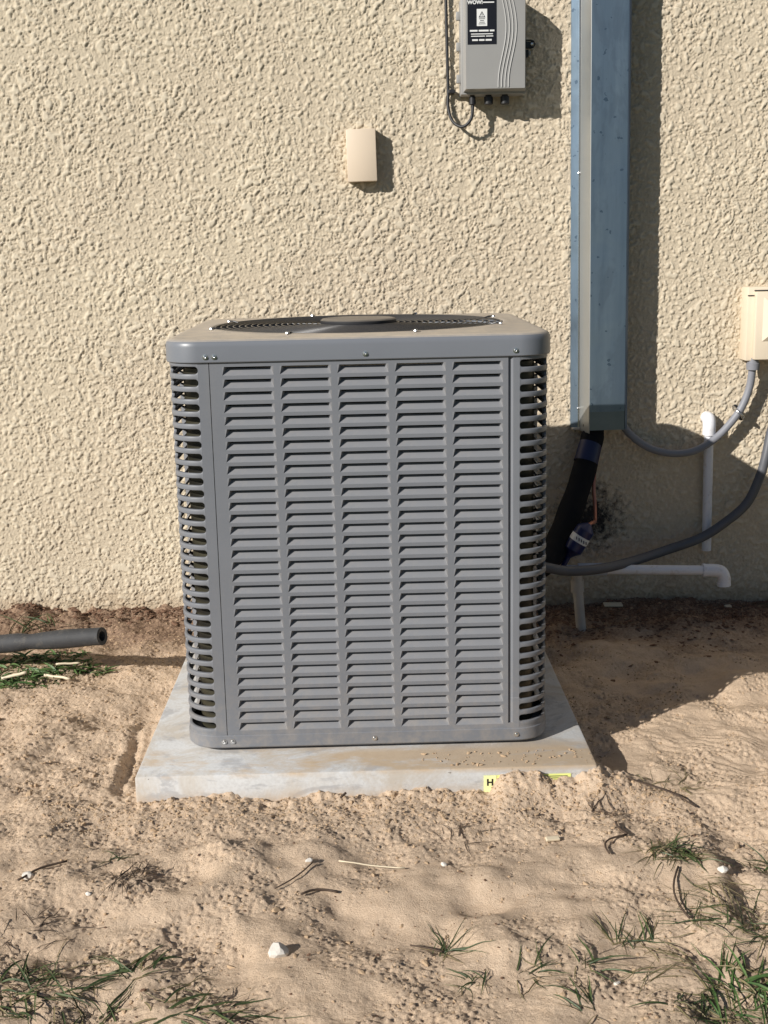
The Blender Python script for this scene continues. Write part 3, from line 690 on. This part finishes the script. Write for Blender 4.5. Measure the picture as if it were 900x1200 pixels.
# ------------------------------------------------------------------ outlet box on the right
ob = empty('outlet_box', (1.152, WY, .76), 'beige weatherproof electrical box at the right edge with conduit below', 'electrical box')
MB().box(-.077, .12, -.060, .004, -.098, .105, .003).build('box_body', M['beige2'], ob, 'auto')
cvr = MB().add(*(lambda a: (a.v, a.f))(MB().box(-.060, .12, -.082, -.0605, -.0935, .093, .003))).build('hinged_cover', M['beige2'], ob, 'auto')
frust(-.040, .045, -.043, .078, -.0821, -.094, .018).build('cover_boss', M['beige2'], cvr)
MB().box(-.0775, -.0595, -.0622, -.0602, .081, .0835).build('cover_seam', M['dark'], cvr)
MB().box(-.0600, .12, -.0650, -.0602, .0945, .097).build('cover_hinge', M['dark'], cvr)

# ------------------------------------------------------------------ flexible conduits
cu_ = empty('upper_conduit', (1.1, 1.11, .64), 'grey flexible conduit curving from the beige box to the duct bottom', 'conduit')
up_pts = [(1.1010, 1.100, .668), (1.1005, 1.105, .638), (1.0952, 1.110, .583), (1.0735, 1.112, .523), (1.0319, 1.110, .4685), (.9918, 1.106, .4345), (.945, 1.10, .4105), (.895, 1.10, .4030), (.845, 1.10, .4100), (.800, 1.10, .4290), (.760, 1.105, .4600), (.735, 1.11, .492)]
MB().tube(spline(rel(cu_, up_pts), 8), .0108, 14).build('flex_tube', M['conduit'], cu_, True)
MB().lathe([(.0175, .0), (.019, .018), (.0165, .019), (.0165, .034)], 16, tuple(Vector((1.1008, 1.103, .636))-Vector(cu_.location))).build('connector_nut', M['conduit'], cu_, 'auto')
for p_ in ((1.062, 1.13, .528), (1.082, 1.13, .497)):
    MB().lathe([(.008, 0), (.008, .004), (.004, .007), (.0005, .007)], 10, tuple(Vector(p_)-Vector(cu_.location)), 'Y').build('strap_screw', M['dark'], cu_, 'auto')
MB().tube(rel(cu_, [(1.056, 1.125, .531), (1.062, 1.098, .520), (1.076, 1.096, .505), (1.085, 1.125, .495)]), .004, 8).build('pipe_strap', M['zinc'], cu_, True)
lc = empty('lower_conduit', (1.1, 1.08, .3), 'grey flexible conduit, darkened for shade, sweeping down along the wall behind the air conditioner', 'conduit')
lo_pts = [(1.20, 1.10, .58), (1.1600, 1.09, .475), (1.1420, 1.08, .395), (1.1258, 1.08, .3307), (1.0923, 1.08, .2572), (1.0332, 1.08, .2037), (.9611, 1.07, .1620), (.8514, 1.03, .1378), (.7374, .95, .1288), (.6257, .86, .1335), (.5384, .82, .1416), (.4769, .79, .1604), (.4055, .76, .1816), (.30, .69, .19)]
MB().tube(spline(rel(lc, lo_pts), 8), .0135, 14).build('flex_tube', M['conduit_shade'], lc, True)

# ------------------------------------------------------------------ pvc pipes
vp = empty('vent_pipe', (.99, WY, .11), 'white upright plastic pipe on the wall crossed by both conduits', 'pipe')
MB().tube(rel(vp, [(.9935, 1.122, .112), (.9885, 1.122, .46)]), .0135, 16).build('riser', M['pvc'], vp, 'auto')
MB().tube(spline(rel(vp, [(.9885, 1.122, .452), (.9885, 1.120, .478), (.989, 1.128, .494), (.989, 1.142, .497), (.989, 1.165, .497)]), 5), .0185, 16).build('elbow', M['pvc'], vp, 'auto')
hp = empty('drain_pipe', (.6, .93, -.05), 'white plastic drain pipe with elbow end running low along the wall', 'pipe')
MB().tube(rel(hp, [(.50, .93, .1165), (.70, .93, .1120), (.950, .93, .1035)]), .0135, 16).build('pipe_run', M['pvc'], hp, 'auto')
MB().tube(rel(hp, [(.585, .93, .1155), (.665, .93, .1140)]), .0175, 16).build('coupling', simple('bluish_pvc_fitting', (.52, .58, .68), .35), hp, 'auto')
MB().tube(spline(rel(hp, [(.9300, .93, .1042), (.958, .93, .1035), (.9800, .93, .099), (.9900, .93, .083), (.9910, .93, .0605)]), 5), .0180, 16).build('elbow', M['pvc'], hp, 'auto')
MB().tube(rel(hp, [(.9905, .93, .0685), (.9910, .93, .0590)]), .0192, 16).build('elbow_collar', M['pvc'], hp, 'auto')
MB().tube(rel(hp, [(.9300, .93, .1042), (.9380, .93, .1039)]), .0190, 16).build('elbow_collar', M['pvc'], hp, 'auto')
MB().tube(rel(hp, [(.5835, .93, .105), (.5860, .925, .05), (.5975, .915, -.09)]), .0140, 16).build('leg_pipe', M['pvc_dirty'], hp, 'auto')
MB().tube(rel(hp, [(.5840, .93, .085), (.5850, .928, .052)]), .0180, 16).build('leg_collar', M['pvc_dirty'], hp, 'auto')

# ------------------------------------------------------------------ refrigerant lines
ls = empty('insulated_line', (.65, 1.09, .48), 'thick black insulated refrigerant line dropping from the duct bottom', 'refrigerant line')
LP = spline(rel(ls, [(.658, 1.105, .62), (.656, 1.104, .50), (.650, 1.098, .45), (.6164, 1.06, .3467), (.5645, 1.00, .2350), (.527, .95, .1750), (.49, .90, .15), (.44, .84, .14), (.36, .72, .15)]), 8)
MB().tube(LP, [.028+.008*min(1, k/34)+.0012*math.sin(k*.9) for k in range(len(LP))], 18).build('foam_sleeve', M['insul'], ls, True)
WP = spline(rel(ls, [(.6490, 1.097, .446), (.6400, 1.087, .420), (.6290, 1.074, .388)]), 6)
MB().tube(WP, [.0318+.003*k/12 for k in range(len(WP))], 18, False).build('blue_wrap', M['tape'], ls, True)
cp = empty('copper_line', (.65, 1.06, .4), 'thin bare copper tube with a blue filter can below the duct', 'copper tube')
MB().tube(spline(rel(cp, [(.700, 1.12, .60), (.690, 1.125, .50), (.662, 1.09, .40), (.6500, 1.06, .3235), (.6500, 1.04, .2742), (.6420, .99, .2380), (.6270, .95, .2420), (.614, .93, .2400)]), 8), .0052, 10).build('tube_run', M['copper'], cp, True)
MB().tube(rel(cp, [(.616, .93, .243), (.611, .93, .236), (.605, .93, .228), (.571, .93, .172), (.565, .93, .163), (.558, .93, .152), (.54, .925, .12)]), [.006, .016, .026, .026, .016, .008, .007], 20).build('filter_can', M['blue'], cp, 'auto')
MB().tube(rel(cp, [(.5945, .93, .2107), (.5845, .93, .1942)]), .0265, 20, False).build('label_band', M['white'], cp, True)
for a_ in range(5):
    t = a_/4; MB().box(-.0012, .0012, -.0003, .0003, -.004-.001*(a_ % 2), .004).build('print_line', M['tape'], cp, False, tuple(Vector((.5765+.026*t, .9025+.004*abs(t-.5), .2105-.016*t))-Vector(cp.location)))

# ------------------------------------------------------------------ loose foam pipe at the left
fo = empty('foam_pipe', (-.66, .6, .064), 'black hollow foam pipe propped above the weeds at the left', 'foam tube')
pts = spline(rel(fo, [(-2.0, .95, -.028), (-1.6, .88, -.026), (-1.35, .80, -.024), (-1.1749, .740, -.006), (-.9373, .667, .0270), (-.8700, .642, .0390), (-.8138, .620, .0480), (-.74, .594, .0605), (-.69, .575, .0690), (-.648, .558, .0760)]), 8)
def foam_r(p):
    x = p[0]-.66; return .0228 - .0030*math.exp(-((x+.845)/.02)**2) + .001*math.sin(x*40)
mb = MB(); mb.tube(pts, [foam_r(p) for p in pts], 24, False); mb.tube(pts, [foam_r(p)-.0095 for p in pts], 24, False)
n_ = 24; L0 = (len(pts)-1)*n_; L1 = len(pts)*n_ + (len(pts)-1)*n_
mb.f += [(L0+k, L0+(k+1) % n_, L1+(k+1) % n_, L1+k) for k in range(n_)]
mb.build('foam_sleeve', M['foam'], fo, 'auto')

# ------------------------------------------------------------------ plants
def blade(mb, base, az, length, width, lift, droop, seg=7):
    length *= 1.3
    p = Vector(base); d = Vector((math.cos(az), math.sin(az), 0)); sdv = Vector((-math.sin(az), math.cos(az), 0)); ang = lift; vs = []; fs = []; st = length/seg
    tw = random.uniform(-.9, .9)
    for i in range(seg+1):
        t = i/seg; wd = .75*width*(1-t**1.6)*(.6+.8*min(1, t*3)) + .0003; sv = (sdv*math.cos(tw) + Vector((0, 0, 1))*math.sin(tw))*wd*.5
        vs += [p-sv, p+Vector((0, 0, -.25*wd)), p+sv]
        g_ = gz(p.x, p.y)+.0015 if i else -9
        nxt = p + (d*math.cos(ang)+Vector((0, 0, math.sin(ang))))*st; ang -= droop/seg
        az2 = random.uniform(-.08, .08); d = Vector((d.x*math.cos(az2)-d.y*math.sin(az2), d.x*math.sin(az2)+d.y*math.cos(az2), 0))
        if nxt.z < gz(nxt.x, nxt.y)+.002: nxt.z = gz(nxt.x, nxt.y)+.002; ang = max(ang, 0)
        p = nxt
    for i in range(seg): fs += [(3*i, 3*i+1, 3*i+4, 3*i+3), (3*i+1, 3*i+2, 3*i+5, 3*i+4)]
    mb.add(vs, fs)
def tuft(name, x, y, nb, ln, wd, lift, spread, mat, label, cat='grass', az=None, aw=math.pi, group='weeds and grass tufts on the sand', extra=None):
    z = gz(x, y); mb = MB(); nb = max(5, int(nb*(.8 if nb > 15 and mat != 'grass2' else 1))); spread *= 1.45; lift *= .8
    for i in range(nb):
        a = (az if az is not None else 0) + random.uniform(-aw, aw); r = spread*math.sqrt(random.random()); t = random.uniform(0, 6.28)
        bx, by = x+r*math.cos(t), y+r*math.sin(t)*.7
        blade(mb, (bx, by, gz(bx, by)-.003), a, ln*random.uniform(.45, 1.1), wd*random.uniform(.6, 1.2), lift*random.uniform(.3, 1.3), random.uniform(.5, 1.6))
    mb.v = [(a-x, b-y, c-z) for a, b, c in mb.v]
    if extra:
        e_ = empty(name, (x, y, z), label, cat, group); mb.build('leaves', M[mat], e_, False)
        m2 = MB()
        for i in range(extra*2):
            a = random.uniform(-math.pi, math.pi); r = spread*1.2*math.sqrt(random.random()); t = random.uniform(0, 6.28); bx, by = x+r*math.cos(t), y+r*math.sin(t)*.7
            blade(m2, (bx, by, gz(bx, by)-.003), a, ln*random.uniform(.4, .8), wd*.7, lift*.5, 1.2)
        m2.v = [(a-x, b-y, c-z) for a, b, c in m2.v]; m2.build('dry_leaves', M['grassdry'], e_, False)
        return e_
    o_ = mb.build(name, M[mat], None, False, (x, y, z)); tag(o_, label, cat, group); return o_
R2 = math.radians
tuft('grass_tuft', .522, -.395, 46, .060, .0034, .8, .030, 'grass', 'dense dark grass tuft in open sand right of the pad front corner', az=-.3, aw=1.7, extra=30)
tuft('grass_tuft', .680, -.415, 22, .060, .0038, 1.0, .020, 'grass', 'dark upright tuft at the right edge level with a small pebble', extra=4)
tuft('grass_tuft', .112, -.650, 17, .066, .0028, .7, .014, 'grass', 'fan shaped sparse tuft in front of the pad, centre of the foreground', az=1.0, aw=1.6, extra=4)
tuft('grass_tuft', .150, -.735, 12, .040, .0026, .8, .016, 'grass', 'small short tuft just below the fan shaped tuft', extra=3)
tuft('grass_tuft', .232, -.722, 12, .066, .0032, .5, .016, 'grass', 'flat sprawling tuft with long blades reaching right, bottom centre', az=.2, aw=1.5, extra=2)
tuft('grass_tuft', .320, -.712, 10, .068, .0034, .6, .014, 'grass', 'low tuft of few wide blades left of the bottom right grass', az=.4, aw=1.4, extra=2)
tuft('grass_tuft', .405, -.640, 16, .075, .0032, .7, .025, 'grass', 'loose tuft whose stems lean toward the dense dark tuft', az=.9, aw=1.2, extra=6)
tuft('grass_tuft', .300, -.812, 9, .070, .0036, .8, .012, 'grass', 'three bladed tuft cut by the bottom edge, right of centre', az=1.8, aw=1.0, extra=2)
tuft('grass_tuft', .530, -.775, 60, .085, .0046, .55, .050, 'grass2', 'biggest fresh green grass clump in the bottom right corner', az=.1, aw=1.9, extra=24)
tuft('grass_tuft', .470, -.805, 26, .060, .0036, .5, .035, 'grass', 'dark grass beside the big bottom right clump, on its left', extra=8)
tuft('grass_tuft', .560, -.590, 22, .085, .0030, .35, .050, 'grass', 'long thin stems lying flat near the right edge', az=2.4, aw=1.4, extra=16)
tuft('grass_tuft', .630, -.640, 20, .080, .0034, .4, .040, 'grass', 'flattened dark blades at the right edge above the big clump', az=2.9, aw=1.5, extra=10)
tuft('grass_tuft', -.500, -.735, 60, .070, .0040, .6, .055, 'grass', 'thick dark green grass in the bottom left corner', az=.3, aw=2.0, extra=22)
tuft('grass_tuft', -.352, -.690, 14, .052, .0048, .6, .018, 'grass', 'wide leaved dark sprig right of the bottom left grass', az=1.9, aw=1.9, extra=3)
tuft('grass_tuft', -.255, -.812, 26, .085, .0042, .3, .050, 'grass', 'low green runner along the bottom edge left of centre', az=.2, aw=1.2, extra=6)
tuft('grass_tuft', -.420, -.790, 20, .060, .0040, .5, .045, 'grass', 'green blades between the corner grass and the bottom runner', extra=6)
tuft('dead_root', -.412, -.420, 44, .060, .0022, .25, .022, 'twig', 'dark dry root tuft with fine strands left of centre in the sand', 'dead plant', az=-.3, aw=2.6, group='dead roots on the sand')
tuft('weed_sprig', -.455, -.335, 7, .050, .0034, .5, .010, 'grass', 'two leaved dark sprig just behind the dry root tuft', 'weed')
tuft('dead_root', .165, -.280, 26, .050, .0020, .25, .025, 'twig', 'brown matted roots in front of the pad sticker', 'dead plant', az=.5, aw=2, group='dead roots on the sand')
tuft('dead_root', .445, -.210, 20, .045, .0026, .45, .020, 'twig', 'dark bent roots just off the right front pad corner', 'dead plant', group='dead roots on the sand')
tuft('dead_root', -.540, -.560, 26, .055, .0020, .25, .040, 'twig', 'thin dark strands scattered near the left edge', 'dead plant', group='dead roots on the sand')
tuft('grass_tuft', .600, -.090, 18, .055, .0024, .2, .035, 'grassdry', 'flat dry tuft in the raked sand right of the pad', extra=4)
tuft('grass_tuft', -.965, .96, 10, .13, .0050, 1.3, .030, 'grass', 'tall thin green blades against the wall behind the foam pipe', az=0, aw=1.2)
tuft('grass_tuft', -.900, 1.00, 8, .09, .0050, 1.2, .030, 'grass', 'shorter green blades against the wall, right of the tall ones', az=2.8, aw=1.2)
for (x, y, n_, s_, lb) in ((-.85, .63, 110, .055, 'leafy green weed patch in front of the foam pipe'), (-.95, .62, 80, .050, 'green weeds at the left edge below the foam pipe'), (-.76, .70, 60, .045, 'small dark weeds under the open end of the foam pipe'), (-.82, .78, 60, .055, 'shaded weeds behind the middle of the foam pipe'), (-.95, .74, 80, .060, 'shaded weeds behind the foam pipe at the left edge'), (-.69, .68, 8, .018, 'tiny lone sprout right of the foam pipe end')):
    tuft('weed_patch', x, y, n_, .042, .0085, .75, s_, 'grass2', lb, 'weed', extra=8)

for (x, y, lb, a_) in ((.455, -.700, 'thin tangled runner of dry stems left of the bottom right clump', 2.6), (.620, -.520, 'dry stems crossing the sand at the right edge below the pebble', 2.9), (.545, -.500, 'thin dry stems trailing below the dense dark tuft', -1.2), (.380, -.760, 'sparse dry stems between the bottom tufts right of centre', .3), (-.455, -.640, 'dry stems above the bottom left grass', .6), (-.300, -.740, 'fallen dry stems right of the bottom left grass', .2)):
    tuft('dry_runner', x, y, 12, .085, .0016, .22, .035, 'grassdry', lb, 'dead plant', az=a_, aw=.9, group='dry runners on the sand')
# straws and twigs
def stick(name, a, b, r, mat, label, cat, sag=0, zl=.004, grp=None):
    n0 = 8; P_ = []
    for k in range(n0+1):
        t = k/n0; x = a[0]+(b[0]-a[0])*t; y = a[1]+(b[1]-a[1])*t; off = sag*math.sin(math.pi*t); x += -(b[1]-a[1])*off; y += (b[0]-a[0])*off
        P_.append((x, y, max(gz(x, y), gz(x+.006, y), gz(x-.006, y))+zl))
    za, zb = P_[0][2], P_[-1][2]; up = max(0, max(p[2]-(za+(zb-za)*i/n0) for i, p in enumerate(P_)))
    P_ = [(p[0], p[1], .3*p[2] + .7*(za+(zb-za)*i/n0+up*.6)) for i, p in enumerate(P_)]
    m0 = P_[n0//2]; o_ = MB().tube([tuple(Vector(p)-Vector(m0)) for p in P_], r, 6).build(name, M[mat], None, True, m0); return tag(o_, label, cat, grp)
stick('straw', (-.055, -.380), (.060, -.396), .0014, 'straw', 'long pale straw lying on sand in front of the pad', 'straw', grp='dry straws')
stick('straw', (-.925, .628), (-.860, .626), .0045, 'straw', 'pale straw at the left edge among the weeds', 'straw', zl=.012, grp='dry straws')
stick('straw', (-.815, .625), (-.745, .598), .0036, 'straw', 'pale straw on bare sand right of the weed patch', 'straw', zl=.008, grp='dry straws')
stick('straw', (-.80, .685), (-.74, .690), .003, 'straw', 'short straw in the shadow of the foam pipe', 'straw', zl=.012, grp='dry straws')
stick('twig', (.415, -.39), (.462, -.315), .0018, 'twig', 'curved dark twig between the pad corner and the dense tuft', 'twig', .25, grp='dark twigs')
stick('twig', (.462, -.315), (.450, -.27), .0022, 'twig', 'short thick twig end beside the pad corner roots', 'twig', .1, grp='dark twigs')
stick('twig', (.06, -.625), (.108, -.650), .0014, 'twig', 'straight thin twig touching the fan shaped tuft', 'twig', .02, grp='dark twigs')
stick('twig', (-.60, -.42), (-.53, -.36), .0020, 'twig', 'dark twig near the left edge by a pale pebble', 'twig', .1, grp='dark twigs')
stick('twig', (-.16, -.47), (-.10, -.40), .0012, 'twig', 'thin leaning twig left of centre above the white stone', 'twig', -.05, grp='dark twigs')
stick('twig', (-.115, -.485), (-.055, -.47), .0022, 'twig', 'small leafy dark twig on smooth sand left of centre', 'twig', .2, grp='dark twigs')
stick('twig', (.52, -.45), (.50, -.60), .0018, 'twig', 'stem trailing down from the dense dark tuft', 'twig', -.1, grp='dark twigs')
stick('twig', (.50, -.12), (.62, -.19), .0016, 'twig', 'long thin twig lying on raked sand by the flat dry tuft', 'twig', .1, grp='dark twigs')
stick('twig', (-.055, -.145), (-.045, -.135), .0025, 'twig', 'small dark sliver on the sand bank against the pad front', 'twig', 0, .012, grp='dark twigs')

def rock(name, x, y, r, mat, label, cat, sq=(1, .8, .7), up=.3, seed=0, group=None):
    import bmesh
    rn = random.Random(seed); bm = bmesh.new(); bmesh.ops.create_icosphere(bm, subdivisions=2, radius=1)
    cuts = [(Vector((rn.uniform(-1, 1), rn.uniform(-1, 1), rn.uniform(-.4, 1))).normalized(), rn.uniform(.55, .85)) for _ in range(9)]
    for v in bm.verts:
        for nrm, dd in cuts:
            k = v.co.dot(nrm)
            if k > dd: v.co -= nrm*(k-dd)
        v.co = Vector((v.co.x*sq[0], v.co.y*sq[1], v.co.z*sq[2]))*r*(1+rn.uniform(-.03, .03))
    me = bpy.data.meshes.new(name); bm.to_mesh(me); bm.free(); me.materials.append(M[mat])
    return tag(link(name, me, None, (x, y, gz(x, y)+r*up)), label, cat, group)
rock('stone', -.142, -.655, .0185, 'stone', 'white angular stone on the sand in the lower left foreground', 'stone', seed=3)
for i, (x, y, r, lb) in enumerate(((-.590, -.398, .012, 'pale pebble at the left edge beside a dark twig'), (-.106, -.392, .007, 'small pebble left of the long pale straw'), (.590, -.470, .010, 'rounded pebble below the upright tuft at the right edge'), (.128, -.385, .007, 'small pebble right of the long pale straw'), (.355, -.755, .006, 'tiny white pebble near the bottom right grass'), (-.47, -.47, .006, 'tiny pebble left of the dry root tuft'), (-.155, -.525, .009, 'small dark clod left of centre'))):
    rock('pebble', x, y, r, 'crumb' if 'clod' in lb else 'stone', lb, 'pebble', seed=20+i, group='pebbles on the sand')
def chip(x, y, lx, ly, rz, label):
    o_ = MB().box(-lx/2, lx/2, -ly/2, ly/2, 0, .005, .0015).build('wood_chip', M['straw'], None, False, (x, y, gz(x, y)+.003)); o_.rotation_euler = (.25, .05, rz); return tag(o_, label, 'wood chip', 'pale chips by the wall')
chip(.715, 1.08, .055, .02, .1, 'long pale chip on dark soil under the drain pipe'); chip(1.055, 1.09, .022, .018, .4, 'small pale chip on dark soil near the right edge')
chip(.33, -.30, .026, .010, .2, 'pale flat chip on the sand below the pad sticker')

# scattered crumbs (nobody could count them)
def scatter(name, pts, rads, mat, flat=.6, seed=1):
    r = np.random.default_rng(seed); t = (1+5**.5)/2
    V = np.array([(-1, t, 0), (1, t, 0), (-1, -t, 0), (1, -t, 0), (0, -1, t), (0, 1, t), (0, -1, -t), (0, 1, -t), (t, 0, -1), (t, 0, 1), (-t, 0, -1), (-t, 0, 1)])/1.9
    F = np.array([(0, 11, 5), (0, 5, 1), (0, 1, 7), (0, 7, 10), (0, 10, 11), (1, 5, 9), (5, 11, 4), (11, 10, 2), (10, 7, 6), (7, 1, 8), (3, 9, 4), (3, 4, 2), (3, 2, 6), (3, 6, 8), (3, 8, 9), (4, 9, 5), (2, 4, 11), (6, 2, 10), (8, 6, 7), (9, 8, 1)])
    n_ = len(pts); a = r.uniform(0, 6.28, n_); c, s = np.cos(a), np.sin(a)
    sc = np.stack([rads*r.uniform(.7, 1.6, n_), rads*r.uniform(.6, 1.1, n_), rads*flat*r.uniform(.6, 1.3, n_)], 1)
    Q = V[None]*r.uniform(.75, 1.25, (n_, 12, 1))*sc[:, None]
    tl = r.uniform(-.4, .4, n_)[:, None]; Q[..., 2] += Q[..., 0]*tl
    Qx = Q[..., 0]*c[:, None]-Q[..., 1]*s[:, None]; Qy = Q[..., 0]*s[:, None]+Q[..., 1]*c[:, None]
    P_ = np.stack([Qx+pts[:, 0:1], Qy+pts[:, 1:2], Q[..., 2]+pts[:, 2:3]], -1).reshape(-1, 3)
    FF = (F[None]+12*np.arange(n_)[:, None, None]).reshape(-1, 3)
    me = bpy.data.meshes.new(name); me.from_pydata(P_.tolist(), [], FF.tolist()); me.materials.append(M[mat]); return link(name, me)
rg = np.random.default_rng(5)
def ok(P_): return ~((np.abs(P_[:, 0]) < PADX+.004) & (P_[:, 1] > PADY0-.004) & (P_[:, 1] < PADY1+.01)) & (P_[:, 1] < 1.14)
def pick(n_, fn):
    P_ = fn(n_); P_ = P_[ok(P_)]; return np.c_[P_, ground_z(P_[:, 0], P_[:, 1])]
A = pick(19000, lambda k: np.c_[rg.uniform(-1.1, 1.2, k), rg.uniform(-.92, 1.12, k)])
m_ = samp(g_mask, GD, A[:, 0], A[:, 1]) + rg.normal(0, .6, len(A)) > -.2; A = A[m_]
Bc = pick(3600, lambda k: np.c_[rg.uniform(-.62, .62, k), -.11-np.abs(rg.normal(0, .085, k))])
Cc = pick(2600, lambda k: np.c_[rg.uniform(-1.0, -.46, k), rg.uniform(-.2, 1.0, k)])
Dc = np.c_[rg.uniform(.1, .44, 90), rg.uniform(-.1, -.03, 90), np.full(90, .001)]
P_ = np.r_[A, Bc, Cc, Dc]; rad = np.exp(rg.normal(math.log(.0017), .45, len(P_)))
tag(scatter('soil_crumbs', P_, np.clip(rad, .0008, .007), 'crumb', .65), 'small crumbs of sandy soil strewn over the ground', 'soil', kind='stuff')
A = pick(1500, lambda k: np.c_[rg.uniform(.46, 1.25, k), 1.13-np.abs(rg.normal(0, .17, k))]); Bc = pick(900, lambda k: np.c_[rg.uniform(-1.1, -.40, k), 1.14-np.abs(rg.normal(0, .05, k))])
Cc = pick(500, lambda k: np.c_[rg.uniform(-.62, .72, k), rg.uniform(-.88, -.12, k)])
P_ = np.r_[A, Bc, Cc]; rad = np.exp(rg.normal(math.log(.0042), .45, len(P_))); rad[-len(Cc):] *= .33; P_[:, 2] += .001
tag(scatter('bark_litter', P_, np.clip(rad, .001, .012), 'chips', .35, 9), 'dark bark and leaf litter along the foot of the wall', 'litter', kind='stuff')
